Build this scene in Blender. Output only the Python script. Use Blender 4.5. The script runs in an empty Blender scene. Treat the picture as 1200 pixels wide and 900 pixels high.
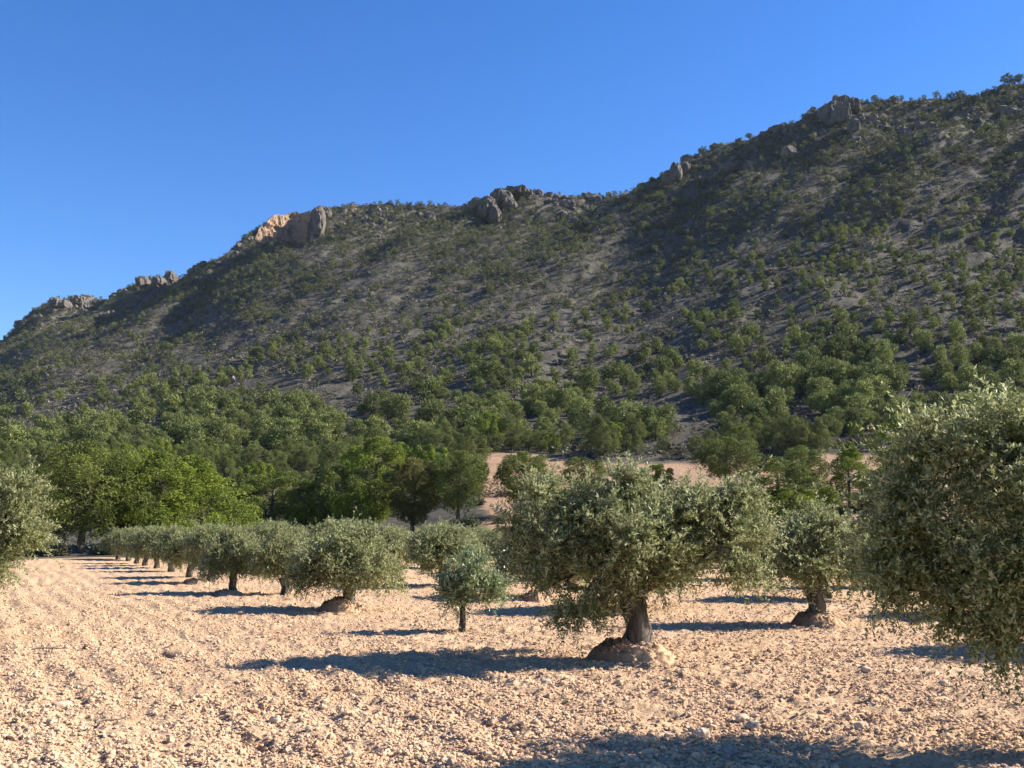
import bpy, math
import numpy as np

# ---------------------------------------------------------------- camera, sky, sun, exposure
scene = bpy.context.scene
R = math.radians
CAM_H, F, HOR = 2.0, 1200.0, 620.0
PITCH = math.atan((HOR - 450.0) / F)
cam = bpy.data.cameras.new("camera")
cam_o = bpy.data.objects.new("camera", cam)
scene.collection.objects.link(cam_o)
cam.lens, cam.sensor_width = 36.0, 36.0
cam.clip_end = 6000
cam_o.location = (0, 0, CAM_H)
cam_o.rotation_euler = (R(90) + PITCH, 0, 0)
scene.camera = cam_o

SUN_EL, SUN_AZ = 32.0, 12.0           # elevation; degrees from +X (right) towards +Y (ahead)
w = bpy.data.worlds.new("World")
scene.world = w
w.use_nodes = True
nt = w.node_tree
sky = nt.nodes.new("ShaderNodeTexSky")
sky.sky_type = 'NISHITA'
sky.sun_disc = False
sky.sun_elevation = R(SUN_EL)
sky.sun_rotation = R(90 - SUN_AZ)
sky.altitude = 800
sky.air_density = 1.0
sky.dust_density = 0.15
sky.ozone_density = 3.5
hs_ = nt.nodes.new("ShaderNodeHueSaturation")      # the camera's deep, saturated blue
hs_.inputs["Saturation"].default_value = 1.28
hs_.inputs["Hue"].default_value = 0.511
hs_.inputs["Value"].default_value = 1.0
nt.links.new(sky.outputs[0], hs_.inputs["Color"])
nt.links.new(hs_.outputs[0], nt.nodes["Background"].inputs[0])
nt.nodes["Background"].inputs[1].default_value = 0.077

sun = bpy.data.lights.new("sun", 'SUN')
sun.energy = 5.0
sun.angle = R(0.5)
sun.color = (1.0, 0.93, 0.82)
sun_o = bpy.data.objects.new("sun", sun)
scene.collection.objects.link(sun_o)
ce = math.cos(R(SUN_EL))
sdir = (ce * math.cos(R(SUN_AZ)), ce * math.sin(R(SUN_AZ)), math.sin(R(SUN_EL)))
import mathutils
sun_o.rotation_euler = mathutils.Vector(sdir).to_track_quat('Z', 'Y').to_euler()

vs = scene.view_settings
vs.view_transform = 'Standard'
vs.look = 'None'
vs.exposure = 1.52
vs.gamma = 1.0
vs.use_curve_mapping = False

# ---------------------------------------------------------------- helpers
rng = np.random.default_rng(7)


def unit(v):
    return v / np.maximum(np.linalg.norm(v, axis=-1, keepdims=True), 1e-9)


def _h(ix, iy, iz):
    n = (ix.astype(np.int64) * 374761393 + iy.astype(np.int64) * 668265263 + iz.astype(np.int64) * 1440662683) & 0xFFFFFFFF
    n = ((n ^ (n >> 13)) * 1274126177) & 0xFFFFFFFF
    n = ((n ^ (n >> 15)) * 2246822519) & 0xFFFFFFFF
    return ((n ^ (n >> 16)) & 0xFFFFFF) / float(0xFFFFFF) * 2 - 1


def vnoise(x, y, z=0.0):
    x, y = np.broadcast_arrays(np.asarray(x, float), np.asarray(y, float))
    z = np.broadcast_to(np.asarray(z, float), x.shape)
    ix, iy, iz = np.floor(x), np.floor(y), np.floor(z)
    fx, fy, fz = x - ix, y - iy, z - iz
    s = lambda t: t * t * t * (t * (t * 6 - 15) + 10)
    ux, uy, uz = s(fx), s(fy), s(fz)
    ix, iy, iz = ix.astype(np.int64), iy.astype(np.int64), iz.astype(np.int64)
    out = 0
    for a in (0, 1):
        for b in (0, 1):
            for c in (0, 1):
                out = out + _h(ix + a, iy + b, iz + c) * np.where(a, ux, 1 - ux) * np.where(b, uy, 1 - uy) * np.where(c, uz, 1 - uz)
    return out


def fbm(x, y, z=0.0, o=4):
    t, a, n = 0, 1.0, 0
    for k in range(o):
        t = t + a * vnoise(x + 17.3 * k, y - 9.1 * k, np.asarray(z) + 5.7 * k)
        n += a
        a *= .5
        x, y, z = x * 2.03, y * 2.03, np.asarray(z) * 2.03
    return t / n


def sstep(a, b, x):
    t = np.clip((x - a) / (b - a), 0, 1)
    return t * t * (3 - 2 * t)


def ray(px, py):
    """pixel of a 1200 x 900 picture -> (X/Y, Z/Y) of its view ray"""
    u, v = (np.asarray(px, float) - 600) / F, (450 - np.asarray(py, float)) / F
    den = math.cos(PITCH) - v * math.sin(PITCH)
    return u / den, (math.sin(PITCH) + v * math.cos(PITCH)) / den


class Geo:
    """collects polygons; build() links them as ONE mesh object"""
    def __init__(s):
        s.v, s.f, s.r, s.n = [], [], [], 0

    def add(s, v, f, r=0.5):
        v = np.asarray(v, float).reshape(-1, 3)
        f = np.asarray(f, np.int64)
        s.v.append(v)
        s.f.append(f + s.n)
        s.r.append(np.broadcast_to(np.asarray(r, float), (len(f),)))
        s.n += len(v)

    def mesh(s, name, mat, smooth=False, pattr=None):
        me = bpy.data.meshes.new(name)
        v = np.concatenate(s.v)
        me.vertices.add(len(v))
        me.vertices.foreach_set("co", v.astype(np.float32).ravel())
        loops = np.concatenate([f.ravel() for f in s.f]).astype(np.int32)
        tot = np.concatenate([np.full(len(f), f.shape[1]) for f in s.f]).astype(np.int32)
        st = np.concatenate([[0], np.cumsum(tot)[:-1]]).astype(np.int32)
        me.loops.add(len(loops))
        me.loops.foreach_set("vertex_index", loops)
        me.polygons.add(len(tot))
        me.polygons.foreach_set("loop_start", st)
        me.polygons.foreach_set("loop_total", tot)
        me.polygons.foreach_set("use_smooth", np.full(len(tot), smooth))
        a = me.attributes.new("rnd", 'FLOAT', 'FACE')
        a.data.foreach_set("value", np.concatenate(s.r).astype(np.float32))
        for k, val in (pattr or {}).items():
            a = me.attributes.new(k, 'FLOAT', 'POINT')
            a.data.foreach_set("value", np.asarray(val, np.float32).ravel())
        me.materials.append(mat)
        me.update(calc_edges=True)
        return me

    def build(s, name, mat, parent=None, smooth=False, pattr=None):
        return obj(name, s.mesh(name, mat, smooth, pattr), parent)


def obj(name, me, parent=None):
    o = bpy.data.objects.new(name, me)
    scene.collection.objects.link(o)
    if parent:
        o.parent = parent
    return o


def tag(o, label, cat, group=None, kind=None):
    o["label"], o["category"] = label, cat
    if group:
        o["group"] = group
    if kind:
        o["kind"] = kind
    return o


def thing(name, loc, rz=0.0, sc=(1, 1, 1)):
    o = obj(name, None)
    o.location = loc
    o.rotation_euler = (0, 0, rz)
    o.scale = sc
    o.empty_display_size = .3
    return o


def copy_tree(src, loc, rz, sc):
    c = src.copy()
    scene.collection.objects.link(c)
    c.location, c.rotation_euler, c.scale = loc, (0, 0, rz), sc
    for k in ("label", "category", "group"):
        if k in c:
            del c[k]
    for ch in src.children:
        d = ch.copy()
        scene.collection.objects.link(d)
        d.parent = c
    return c


def tube(g, P, r, k=6, rnd=.5, rough=0.0, seed=0.0):
    P = np.asarray(P, float)
    r = np.asarray(r, float)
    T = unit(np.gradient(P, axis=0))
    ref = np.array([0, 1.0, 0]) if abs(T[0][2]) > .5 else np.array([0, 0, 1.0])
    A = unit(np.cross(T, ref))
    B = np.cross(T, A)
    th = np.arange(k) / k * 2 * math.pi
    rr = r[:, None] * np.ones(k)
    if rough:
        rr = rr * (1 + rough * fbm(np.cos(th)[None] * 1.6 + seed, np.sin(th)[None] * 1.6 + P[:, 2:3] * .6, P[:, 2:3] * 1.3, 3))
    V = P[:, None] + rr[..., None] * (A[:, None] * np.cos(th)[None, :, None] + B[:, None] * np.sin(th)[None, :, None])
    n = len(P)
    i, j = np.meshgrid(np.arange(n - 1), np.arange(k), indexing='ij')
    a = i * k + j
    b = i * k + (j + 1) % k
    g.add(V.reshape(-1, 3), np.stack([a, b, b + k, a + k], -1).reshape(-1, 4), rnd)


def bend(a, b, n=6, sag=0.1, r=rng):
    a, b = np.asarray(a, float), np.asarray(b, float)
    t = np.linspace(0, 1, n)[:, None]
    L = np.linalg.norm(b - a)
    off = r.normal(0, .5, 3) * sag * L
    return a + (b - a) * t + np.sin(t * math.pi) * off + np.sin(t * 2 * math.pi) * r.normal(0, .3, 3) * sag * L


def kites(g, p, d, nrm, L, W, r, mid=.45):
    """pointed leaf quads: base p, direction d, normal nrm"""
    s = unit(np.cross(d, nrm))
    L, W = np.asarray(L)[:, None], np.asarray(W)[:, None]
    m = p + d * L * mid
    V = np.stack([p, m + s * W, p + d * L, m - s * W], 1)
    f = np.arange(len(p) * 4).reshape(-1, 4)
    g.add(V.reshape(-1, 3), f, r)


def leaves_on_shoots(g, O, D, L, n, leaf, rg, droop=.18, tint=None):
    S = len(O)
    t = np.tile(np.linspace(.08, 1, n), S) + rg.uniform(-.02, .02, S * n)
    o, d, l = np.repeat(O, n, 0), np.repeat(D, n, 0), np.repeat(L, n)
    p = o + d * (l * t)[:, None]
    p[:, 2] -= droop * l * t * t
    per = unit(np.cross(d, rg.normal(size=d.shape)))
    ld = unit(d * rg.uniform(.35, .9, (len(p), 1)) + per * .8 + np.array([0, 0, .05]))
    nr = unit(rg.normal(size=p.shape) * .7 + np.array([0, 0, .9]))
    ln = leaf[0] * rg.uniform(.65, 1.25, len(p))
    base = rg.uniform(0, 1, S) if tint is None else tint
    kites(g, p, ld, nr, ln, leaf[1] * rg.uniform(.75, 1.2, len(p)), np.clip(np.repeat(base, n) * .6 + rg.uniform(0, .4, len(p)), 0, 1))


# ---------------------------------------------------------------- materials
def newmat(name):
    m = bpy.data.materials.new(name)
    m.use_nodes = True
    t = m.node_tree
    return m, t, t.nodes["Principled BSDF"], t.nodes["Material Output"]


def N(t, kind, **kw):
    n = t.nodes.new(kind)
    for k, v in kw.items():
        setattr(n, k, v)
    return n


def mixc(t, fac, a, b):
    n = N(t, "ShaderNodeMix", data_type='RGBA')
    for sock, val in ((n.inputs[0], fac), (n.inputs[6], a), (n.inputs[7], b)):
        if hasattr(val, "is_linked"):
            t.links.new(val, sock)
        elif isinstance(val, (int, float)):
            sock.default_value = val
        else:
            sock.default_value = (*val, 1)
    return n.outputs[2]


def mth(t, op, a, b=None, c=None, clamp=False):
    n = N(t, "ShaderNodeMath", operation=op, use_clamp=clamp)
    for sock, val in zip(n.inputs, (a, b, c)):
        if val is None:
            continue
        if hasattr(val, "is_linked"):
            t.links.new(val, sock)
        else:
            sock.default_value = val
    return n.outputs[0]


def noise(t, scale, detail=4, rough=.55, vec=None, dist=0.0):
    n = N(t, "ShaderNodeTexNoise")
    n.inputs["Scale"].default_value = scale
    n.inputs["Detail"].default_value = detail
    n.inputs["Roughness"].default_value = rough
    n.inputs["Distortion"].default_value = dist
    if vec is not None:
        t.links.new(vec, n.inputs["Vector"])
    return n.outputs["Fac"]


def ramp(t, fac, a, b):
    n = N(t, "ShaderNodeMapRange")
    n.interpolation_type = 'SMOOTHSTEP'
    t.links.new(fac, n.inputs[0])
    n.inputs[1].default_value, n.inputs[2].default_value = a, b
    return n.outputs[0]


def attr(t, name):
    return N(t, "ShaderNodeAttribute", attribute_name=name).outputs["Fac"]


def bump(t, bsdf, h, dist, strength=1.0):
    b = N(t, "ShaderNodeBump")
    b.inputs["Strength"].default_value = strength
    b.inputs["Distance"].default_value = dist
    t.links.new(h, b.inputs["Height"])
    t.links.new(b.outputs[0], bsdf.inputs["Normal"])


def foliage(name, dark, light, under=None, trans=.25, rough=.5, spec=.3, vary=.25, alt=None):
    m, t, b, out = newmat(name)
    r = attr(t, "rnd")
    col = mixc(t, r, dark, light)
    if alt is not None:
        oi = N(t, "ShaderNodeObjectInfo").outputs["Random"]
        col = mixc(t, mth(t, 'MULTIPLY', oi, vary), col, alt)
    if under is not None:
        bf = N(t, "ShaderNodeNewGeometry").outputs["Backfacing"]
        col = mixc(t, bf, col, under)
    t.links.new(col, b.inputs["Base Color"])
    b.inputs["Roughness"].default_value = rough
    b.inputs["Specular IOR Level"].default_value = spec
    tr = N(t, "ShaderNodeBsdfTranslucent")
    t.links.new(col, tr.inputs[0])
    mx = N(t, "ShaderNodeMixShader")
    mx.inputs[0].default_value = trans
    t.links.new(b.outputs[0], mx.inputs[1])
    t.links.new(tr.outputs[0], mx.inputs[2])
    t.links.new(mx.outputs[0], out.inputs[0])
    return m


def bark(name, a, b_, scale=6.0):
    m, t, b, out = newmat(name)
    tc = N(t, "ShaderNodeTexCoord").outputs["Object"]
    mp = N(t, "ShaderNodeMapping")
    mp.inputs["Scale"].default_value = (1, 1, .3)
    t.links.new(tc, mp.inputs[0])
    n = noise(t, scale, 6, .7, mp.outputs[0], .6)
    t.links.new(mixc(t, ramp(t, n, .35, .65), a, b_), b.inputs["Base Color"])
    b.inputs["Roughness"].default_value = .9
    b.inputs["Specular IOR Level"].default_value = .15
    bump(t, b, n, .05, .9)
    return m


def soil_nodes(t, pos):
    """pale peach ploughed soil: returns colour and height"""
    big = noise(t, .35, 4, .6, pos)
    mid = noise(t, 2.6, 5, .65, pos)
    fine = noise(t, 22, 5, .7, pos)
    vo = N(t, "ShaderNodeTexVoronoi")
    vo.inputs["Scale"].default_value = 11
    t.links.new(pos, vo.inputs["Vector"])
    c = mixc(t, ramp(t, big, .3, .7), (.44, .275, .158), (.52, .35, .215))
    c = mixc(t, mth(t, 'MULTIPLY', ramp(t, mid, .42, .7), .6), c, (.36, .215, .12))
    c = mixc(t, mth(t, 'MULTIPLY', ramp(t, fine, .5, .36), .7), c, (.24, .135, .075))  # dark crevices: the tiny shadow specks between clods, painted into the soil colour
    c = mixc(t, mth(t, 'MULTIPLY', ramp(t, fine, .35, .75), .55), c, (.55, .405, .265))
    h = mth(t, 'ADD', mth(t, 'MULTIPLY', vo.outputs["Distance"], -.6), fine)
    return c, h


def mat_ground():
    m, t, b, out = newmat("soil_and_scrub")
    pos = N(t, "ShaderNodeNewGeometry").outputs["Position"]
    nz = N(t, "ShaderNodeSeparateXYZ")
    t.links.new(N(t, "ShaderNodeNewGeometry").outputs["Normal"], nz.inputs[0])
    fld, bare, damp = attr(t, "field"), attr(t, "bare"), attr(t, "damp")
    soil, h1 = soil_nodes(t, pos)
    soil = mixc(t, damp, soil, (.17, .085, .045))
    n1 = noise(t, .03, 5, .6, pos)
    n2 = noise(t, .35, 6, .7, pos)
    n3 = noise(t, 1.6, 4, .7, pos)
    hill = mixc(t, ramp(t, n1, .3, .7), (.078, .068, .055), (.118, .104, .084))
    hill = mixc(t, mth(t, 'MULTIPLY', ramp(t, n2, .45, .65), .75), hill, (.05, .052, .034))
    hill = mixc(t, mth(t, 'MULTIPLY', ramp(t, n3, .55, .7), .5), hill, (.19, .165, .14))
    pale = mth(t, 'MULTIPLY', ramp(t, noise(t, .05, 6, .75, pos, .3), .60, .70), ramp(t, n2, .4, .6))
    hill = mixc(t, mth(t, 'MULTIPLY', pale, .8), hill, (.30, .25, .205))
    n4 = noise(t, .9, 6, .8, pos)
    hill = mixc(t, mth(t, 'MULTIPLY', ramp(t, n4, .5, .56), .6), hill, (.035, .035, .025))
    steep = ramp(t, nz.outputs[2], .66, .5)
    hill = mixc(t, mth(t, 'MULTIPLY', steep, ramp(t, n2, .4, .6)), hill, (.19, .165, .14))
    red = mixc(t, ramp(t, n2, .35, .7), (.315, .20, .122), (.375, .25, .162))
    c = mixc(t, bare, hill, red)
    c = mixc(t, fld, c, soil)
    t.links.new(c, b.inputs["Base Color"])
    b.inputs["Roughness"].default_value = .95
    b.inputs["Specular IOR Level"].default_value = .1
    bump(t, b, mth(t, 'ADD', h1, mth(t, 'MULTIPLY', mth(t, 'ADD', n2, n4), mth(t, 'SUBTRACT', 14.0, mth(t, 'MULTIPLY', fld, 14.0)))), .05, .8)
    return m


def mat_soil(name, dark=None):
    m, t, b, out = newmat(name)
    pos = N(t, "ShaderNodeNewGeometry").outputs["Position"]
    c, h = soil_nodes(t, pos)
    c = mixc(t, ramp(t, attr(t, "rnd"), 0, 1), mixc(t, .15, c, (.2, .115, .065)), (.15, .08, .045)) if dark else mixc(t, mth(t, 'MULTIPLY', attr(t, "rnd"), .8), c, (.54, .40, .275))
    t.links.new(c, b.inputs["Base Color"])
    b.inputs["Roughness"].default_value = .95
    b.inputs["Specular IOR Level"].default_value = .1
    bump(t, b, h, .02, .6)
    return m


def mat_rock(name, a, b_, c_, scale=.25):
    m, t, b, out = newmat(name)
    pos = N(t, "ShaderNodeNewGeometry").outputs["Position"]
    mp = N(t, "ShaderNodeMapping")
    mp.inputs["Scale"].default_value = (1, 1, .45)
    t.links.new(pos, mp.inputs[0])
    n1 = noise(t, scale, 6, .65, mp.outputs[0], .5)
    n2 = noise(t, scale * 4, 5, .7, mp.outputs[0])
    c = mixc(t, ramp(t, n1, .35, .65), a, b_)
    c = mixc(t, mth(t, 'MULTIPLY', ramp(t, n2, .45, .65), .7), c, c_)
    t.links.new(c, b.inputs["Base Color"])
    b.inputs["Roughness"].default_value = .95
    b.inputs["Specular IOR Level"].default_value = .1
    bump(t, b, n2, .15 / scale, .7)
    return m


M_GROUND = mat_ground()
M_CLOD = mat_soil("dry_clod")
M_MOUND = mat_soil("mound_earth", dark=True)
M_STONE = mat_rock("pale_limestone", (.47, .36, .255), (.40, .295, .20), (.54, .435, .33), 14)
M_GREYSTONE = mat_rock("grey_limestone", (.24, .21, .18), (.31, .265, .22), (.17, .145, .125), 14)
M_ROCK = mat_rock("grey_crag", (.10, .09, .078), (.16, .138, .115), (.06, .055, .05))
M_OCHRE = mat_rock("ochre_cliff", (.33, .195, .11), (.27, .205, .155), (.15, .115, .09))
M_SLOPE = mat_rock("slope_limestone", (.20, .175, .15), (.27, .235, .195), (.13, .115, .1), .8)
M_OLIVE = foliage("olive_leaf", (.085, .105, .028), (.225, .245, .07), under=(.37, .38, .20), trans=.34, rough=.5, spec=.3, alt=(.13, .14, .07), vary=.25)
M_YOUNG = foliage("young_olive_leaf", (.08, .12, .04), (.18, .225, .08), under=(.34, .38, .22), trans=.25, rough=.45, spec=.4)
M_PINE = foliage("pine_needles", (.042, .06, .014), (.23, .265, .05), trans=.2, rough=.6, spec=.2, alt=(.05, .075, .03), vary=.5)
M_PINEB = foliage("bright_pine_needles", (.055, .082, .012), (.28, .335, .045), trans=.2, rough=.6, spec=.2)
M_PINEY = foliage("yellowed_pine_needles", (.085, .09, .025), (.20, .185, .055), trans=.38, rough=.6, spec=.2)
M_FAR = foliage("hill_pine_needles", (.045, .06, .02), (.24, .265, .08), trans=.25, rough=.7, spec=.15)
M_HIGH = foliage("crest_bush_leaf", (.03, .04, .016), (.18, .195, .075), trans=.2, rough=.7, spec=.15)
M_SCRUB = foliage("scrub_leaf", (.055, .057, .035), (.20, .18, .135), trans=.2, rough=.8, spec=.1)
M_SHRUB = foliage("shrub_leaf", (.06, .065, .035), (.13, .135, .075), trans=.2, rough=.7, spec=.15)
M_OBARK = bark("olive_bark", (.035, .028, .022), (.17, .14, .115))
M_PBARK = bark("pine_bark", (.05, .038, .03), (.15, .11, .08), 3)
M_DEAD = bark("dead_wood", (.10, .075, .055), (.24, .19, .15), 4)

# ---------------------------------------------------------------- terrain
SKY = np.array([(-2000, 600), (-900, 560), (-400, 500), (-150, 452), (0, 403), (20, 387), (40, 367), (58, 353), (80, 351), (105, 349), (130, 352), (150, 338),
                (170, 327), (203, 325), (214, 328), (228, 317), (252, 305), (280, 288), (298, 272), (318, 257), (350, 255), (372, 248), (386, 244),
                (420, 241), (450, 240), (500, 241), (540, 242), (560, 236), (580, 230), (600, 223), (640, 228), (680, 231), (710, 231), (740, 225),
                (770, 212), (795, 197), (820, 180), (850, 169), (880, 163), (910, 153), (940, 141), (960, 129), (980, 120), (1010, 119), (1050, 119),
                (1100, 116), (1140, 115), (1160, 110), (1180, 101), (1200, 97), (1260, 85), (1400, 70), (1700, 120), (2200, 200), (3600, 330)], float)
_sx, _sz = ray(SKY[:, 0], SKY[:, 1])
SKC = 600 + F * _sx                     # column (azimuth) of each skyline point
YR = np.array([(-2000, 1500), (-300, 1080), (0, 960), (200, 890), (400, 820), (600, 760), (800, 700), (1000, 650), (1200, 615), (1500, 575), (2200, 560), (3600, 560)], float)
SPURS = [(60, 8, 18, 60), (160, 13, 18, 60), (306, 38, 40, 70), (380, 13, 12, 60), (480, 7, 25, 60), (592, 33, 32, 90), (700, 9, 30, 60),
         (806, 30, 30, 80), (890, 9, 25, 60), (985, 30, 30, 90), (1085, 12, 30, 60), (1215, 48, 55, 120), (1400, 25, 50, 120), (-120, 15, 40, 90)]
SK_K = None
_gc = np.arange(-2600, 3801, 4.0)
_gk = np.exp(-(np.arange(-40, 41) * 4.0 / 45) ** 2 / 2)
SKS = np.convolve(np.pad(np.interp(_gc, SKC, _sz), 40, mode='edge'), _gk / _gk.sum(), mode='valid')
SK_C = np.arange(-2400, 3601, 2.0)


def base_pts(col):
    m = sstep(430, 580, col)
    z105 = 1.2 + 1.5 * m
    z195 = 12.5 + 3.6 * m + 1.5 * sstep(800, 1100, col)
    return z105, z195


def height(col, Y, detail=True):
    col, Y = np.broadcast_arrays(np.asarray(col, float), np.asarray(Y, float))
    X = (col - 600) / F * np.maximum(Y, 6)
    z105, z195 = base_pts(col)
    Yr = np.interp(col, YR[:, 0], YR[:, 1])
    zr = np.interp(col, _gc, SKS) * Yr + CAM_H
    # field, then the rising plots below the hill
    lo = z105 * sstep(70, 118, Y) * 1.25
    s = np.clip((Y - 88) / (195 - 88), 0, 1)
    z = np.where(Y < 195, lo * (1 - s) + s * z195 * (0.25 + .75 * s), 0)
    t = (Y - 195) / (Yr - 195)
    tc = np.clip(t, 0, 1)
    zh = z195 + (zr - z195) * (.12 * tc + .88 * tc ** 1.32)
    zh = zh - np.maximum(Y - Yr, 0) * .5
    # spurs: steep left flank, gentle right flank, running down to the left
    g = sstep(.42, .93, tc)
    sp = 0
    for c, a, wl, wr in SPURS:
        wob = 14 * vnoise(Y / 60.0, c * .37)
        u = col - (c - 400 * (1 - tc)) + wob
        sp = sp + .62 * a * np.exp(-(np.abs(u) / np.where(u < 0, wl, wr)) ** 1.6) * (1 - .35 * (1 - tc))
    ac = (col + 400 * (1 - tc))
    rib = fbm(ac / 52.0, Y / 170.0, 3.0, 4) * 7 * tc ** .8 + fbm(X / 70, Y / 70, 7.0, 3) * 6 * sstep(.05, .4, tc) + fbm(X / 26, Y / 26, 0, 5) * 2.0 * sstep(0, .2, tc)
    rg = 1 - np.abs(fbm(X / 15, Y / 19, 4.0, 4)) * 2
    rib = rib + rg * 2.2 * sstep(.72, .97, tc) + fbm(X / 6, Y / 6, 2.0, 3) * 1.5 * sstep(.1, .4, tc)
    zh = zh + g * sp + rib
    if SK_K is not None:
        k = np.interp(col + 330 * (1 - tc), SK_C, SK_K)
        zh = z195 + (zh - z195) * (1 + (k - 1) * sstep(.6, .97, tc))
    yw = np.interp(col, [288, 338, 350, 366], [808, 842, 842, 836]) + 3
    cap = CAM_H + float(ray(330, 292)[1]) * Y + 4 * vnoise(X / 9, Y / 9, 3)
    mk = sstep(284, 292, col) * (1 - sstep(352, 360, col)) * (1 - sstep(-1, 3, Y - yw)) * sstep(.6, .8, tc)
    zh = np.where(zh > cap, zh + (cap - zh) * mk, zh)
    z = np.where(Y < 195, z, zh)
    fl = 1 - sstep(60, 75, Y)
    z = z + fbm(X / 9, Y / 9, 1.0, 3) * .10 * sstep(3, 12, Y) + (1 - fl) * fbm(X / 11, Y / 11, 2.0, 3) * .5
    if detail:
        # furrows along the rows, then clods
        q = (X + .523 * Y) / 1.128
        z = z + fl * (.035 * np.sin(q * 2 * math.pi / .62 + 1.5 * vnoise(X * .7, Y * .7)) * (.4 + .6 * vnoise(X / 3, Y / 3, 2) ** 2)
                      + .022 * fbm(X * 2.6, Y * 2.6, 0, 2) + .04 * fbm(X * 9, Y * 9, 3, 2))
    for px, py, a, b, dep in PITS:
        cx, cy = PITW[(px, py)]
        z = z - dep * np.exp(-(((X - cx) * .8 + (Y - cy) * .6) / b) ** 2 - (((Y - cy) * .8 - (X - cx) * .6) / a) ** 2)
    return z


PITS = [(308, 868, .45, .14, .16), (192, 767, .5, .13, .09), (610, 853, .5, .12, .09), (450, 800, .4, .12, .06), (870, 835, .6, .10, .07), (560, 775, .5, .15, .06)]
PITW = {}
for _p in PITS:
    _a, _b = ray(_p[0], _p[1])
    _Y = -CAM_H / float(_b)
    PITW[(_p[0], _p[1])] = (float(_a) * _Y, _Y)

# per-column correction so that the crest stands where the real one does
_yr = np.interp(SK_C, YR[:, 0], YR[:, 1])
for it in range(6):
    fr = np.linspace(.55, 1.12, 90)
    zz = height(SK_C[None, :], _yr[None, :] * fr[:, None], False)
    el = ((zz - CAM_H) / (_yr[None, :] * fr[:, None])).max(0)
    kk = np.interp(SK_C, SKC, _sz) / np.maximum(el, .01)
    SK_K = np.clip(kk, .5, 1.6) if SK_K is None else np.clip(SK_K * kk, .4, 1.8)


def hpos(col, Y, sink=0.0):
    return ((col - 600) / F * Y, Y, float(height(col, Y, False)) - sink)


_YS = np.concatenate([np.arange(6, 200, .4), np.arange(200, 1100, 1.5)])


def hit(px, py):
    """where the view ray through a pixel of the photograph meets the ground"""
    a, e = ray(px, py)
    col = 600 + F * float(a)
    z = height(np.full(len(_YS), col), _YS, False)
    bad = np.nonzero(CAM_H + float(e) * _YS <= z)[0]
    Y = _YS[bad[0]] if len(bad) else 1000.0
    return col, float(Y), hpos(col, Y)


def bare_mask(col, Y):
    wob = 8 * vnoise(Y / 9.0, 3.3) + 5 * vnoise(col / 15, Y / 5)
    left = sstep(552, 564, col + wob + (Y - 150) * .25)
    far = 1 - sstep(183, 187, Y + 3 * vnoise(col / 22, 1.1) - 14 * sstep(700, 600, col))
    return left * far * sstep(75, 80, Y)


rows = [np.arange(-60, 6, 6.0)]
yy = np.concatenate([np.arange(1150, 925, -12.0), np.arange(925, 653, -1.15)])
rows.append(2.0 / (yy - 620) * F)
rows.append(np.linspace(72, 200, 90))
rows.append(np.linspace(202, 1120, 400))
rows.append(np.array([1150, 1200, 1300, 1500, 2000.0]))
RY = np.unique(np.concatenate(rows))
CC = np.concatenate([np.arange(-2400, -700, 60.0), np.arange(-700, -90, 9.0), np.arange(-90, 1290, 2.2), np.arange(1290, 1900, 9.0), np.arange(1900, 3601, 60.0)])
cg, yg = np.meshgrid(CC, RY)
zg = height(cg, yg)
xg = (cg - 600) / F * np.maximum(yg, 6)
g = Geo()
nr, nc = cg.shape
i, j = np.meshgrid(np.arange(nr - 1), np.arange(nc - 1), indexing='ij')
a = i * nc + j
g.add(np.stack([xg, yg, zg], -1).reshape(-1, 3), np.stack([a, a + 1, a + nc + 1, a + nc], -1).reshape(-1, 4))
fm = 1 - sstep(71, 74.5, yg + 1.5 * vnoise(xg / 3, yg / 3))
bm_ = bare_mask(cg, yg)
dm = np.zeros_like(zg)
for px, py, aa, bb, dep in PITS:
    cx, cy = PITW[(px, py)]
    dm = np.maximum(dm, dep / .16 * .9 * np.exp(-(((xg - cx) * .8 + (yg - cy) * .6) / bb) ** 2 - (((yg - cy) * .8 - (xg - cx) * .6) / aa) ** 2))
gr = g.build("ground", M_GROUND, smooth=True, pattr={"field": fm, "bare": bm_, "damp": dm})
gr["kind"] = "structure"

# ---------------------------------------------------------------- crags on the crest
def ico(sub=1):
    p = (1 + 5 ** .5) / 2
    v = unit(np.array([(-1, p, 0), (1, p, 0), (-1, -p, 0), (1, -p, 0), (0, -1, p), (0, 1, p), (0, -1, -p), (0, 1, -p), (p, 0, -1), (p, 0, 1), (-p, 0, -1), (-p, 0, 1)], float))
    f = [(0, 11, 5), (0, 5, 1), (0, 1, 7), (0, 7, 10), (0, 10, 11), (1, 5, 9), (5, 11, 4), (11, 10, 2), (10, 7, 6), (7, 1, 8),
         (3, 9, 4), (3, 4, 2), (3, 2, 6), (3, 6, 8), (3, 8, 9), (4, 9, 5), (2, 4, 11), (6, 2, 10), (8, 6, 7), (9, 8, 1)]
    v = list(v)
    for _ in range(sub):
        cache, nf = {}, []
        def md(a, b):
            k = (min(a, b), max(a, b))
            if k not in cache:
                v.append(unit((v[a] + v[b]) / 2))
                cache[k] = len(v) - 1
            return cache[k]
        for a, b, c in f:
            x, y, z = md(a, b), md(b, c), md(c, a)
            nf += [(a, x, z), (b, y, x), (c, z, y), (x, y, z)]
        f = nf
    return np.array(v), np.array(f)


ICO4 = ico(4)
ICO3 = ico(3)


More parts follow.
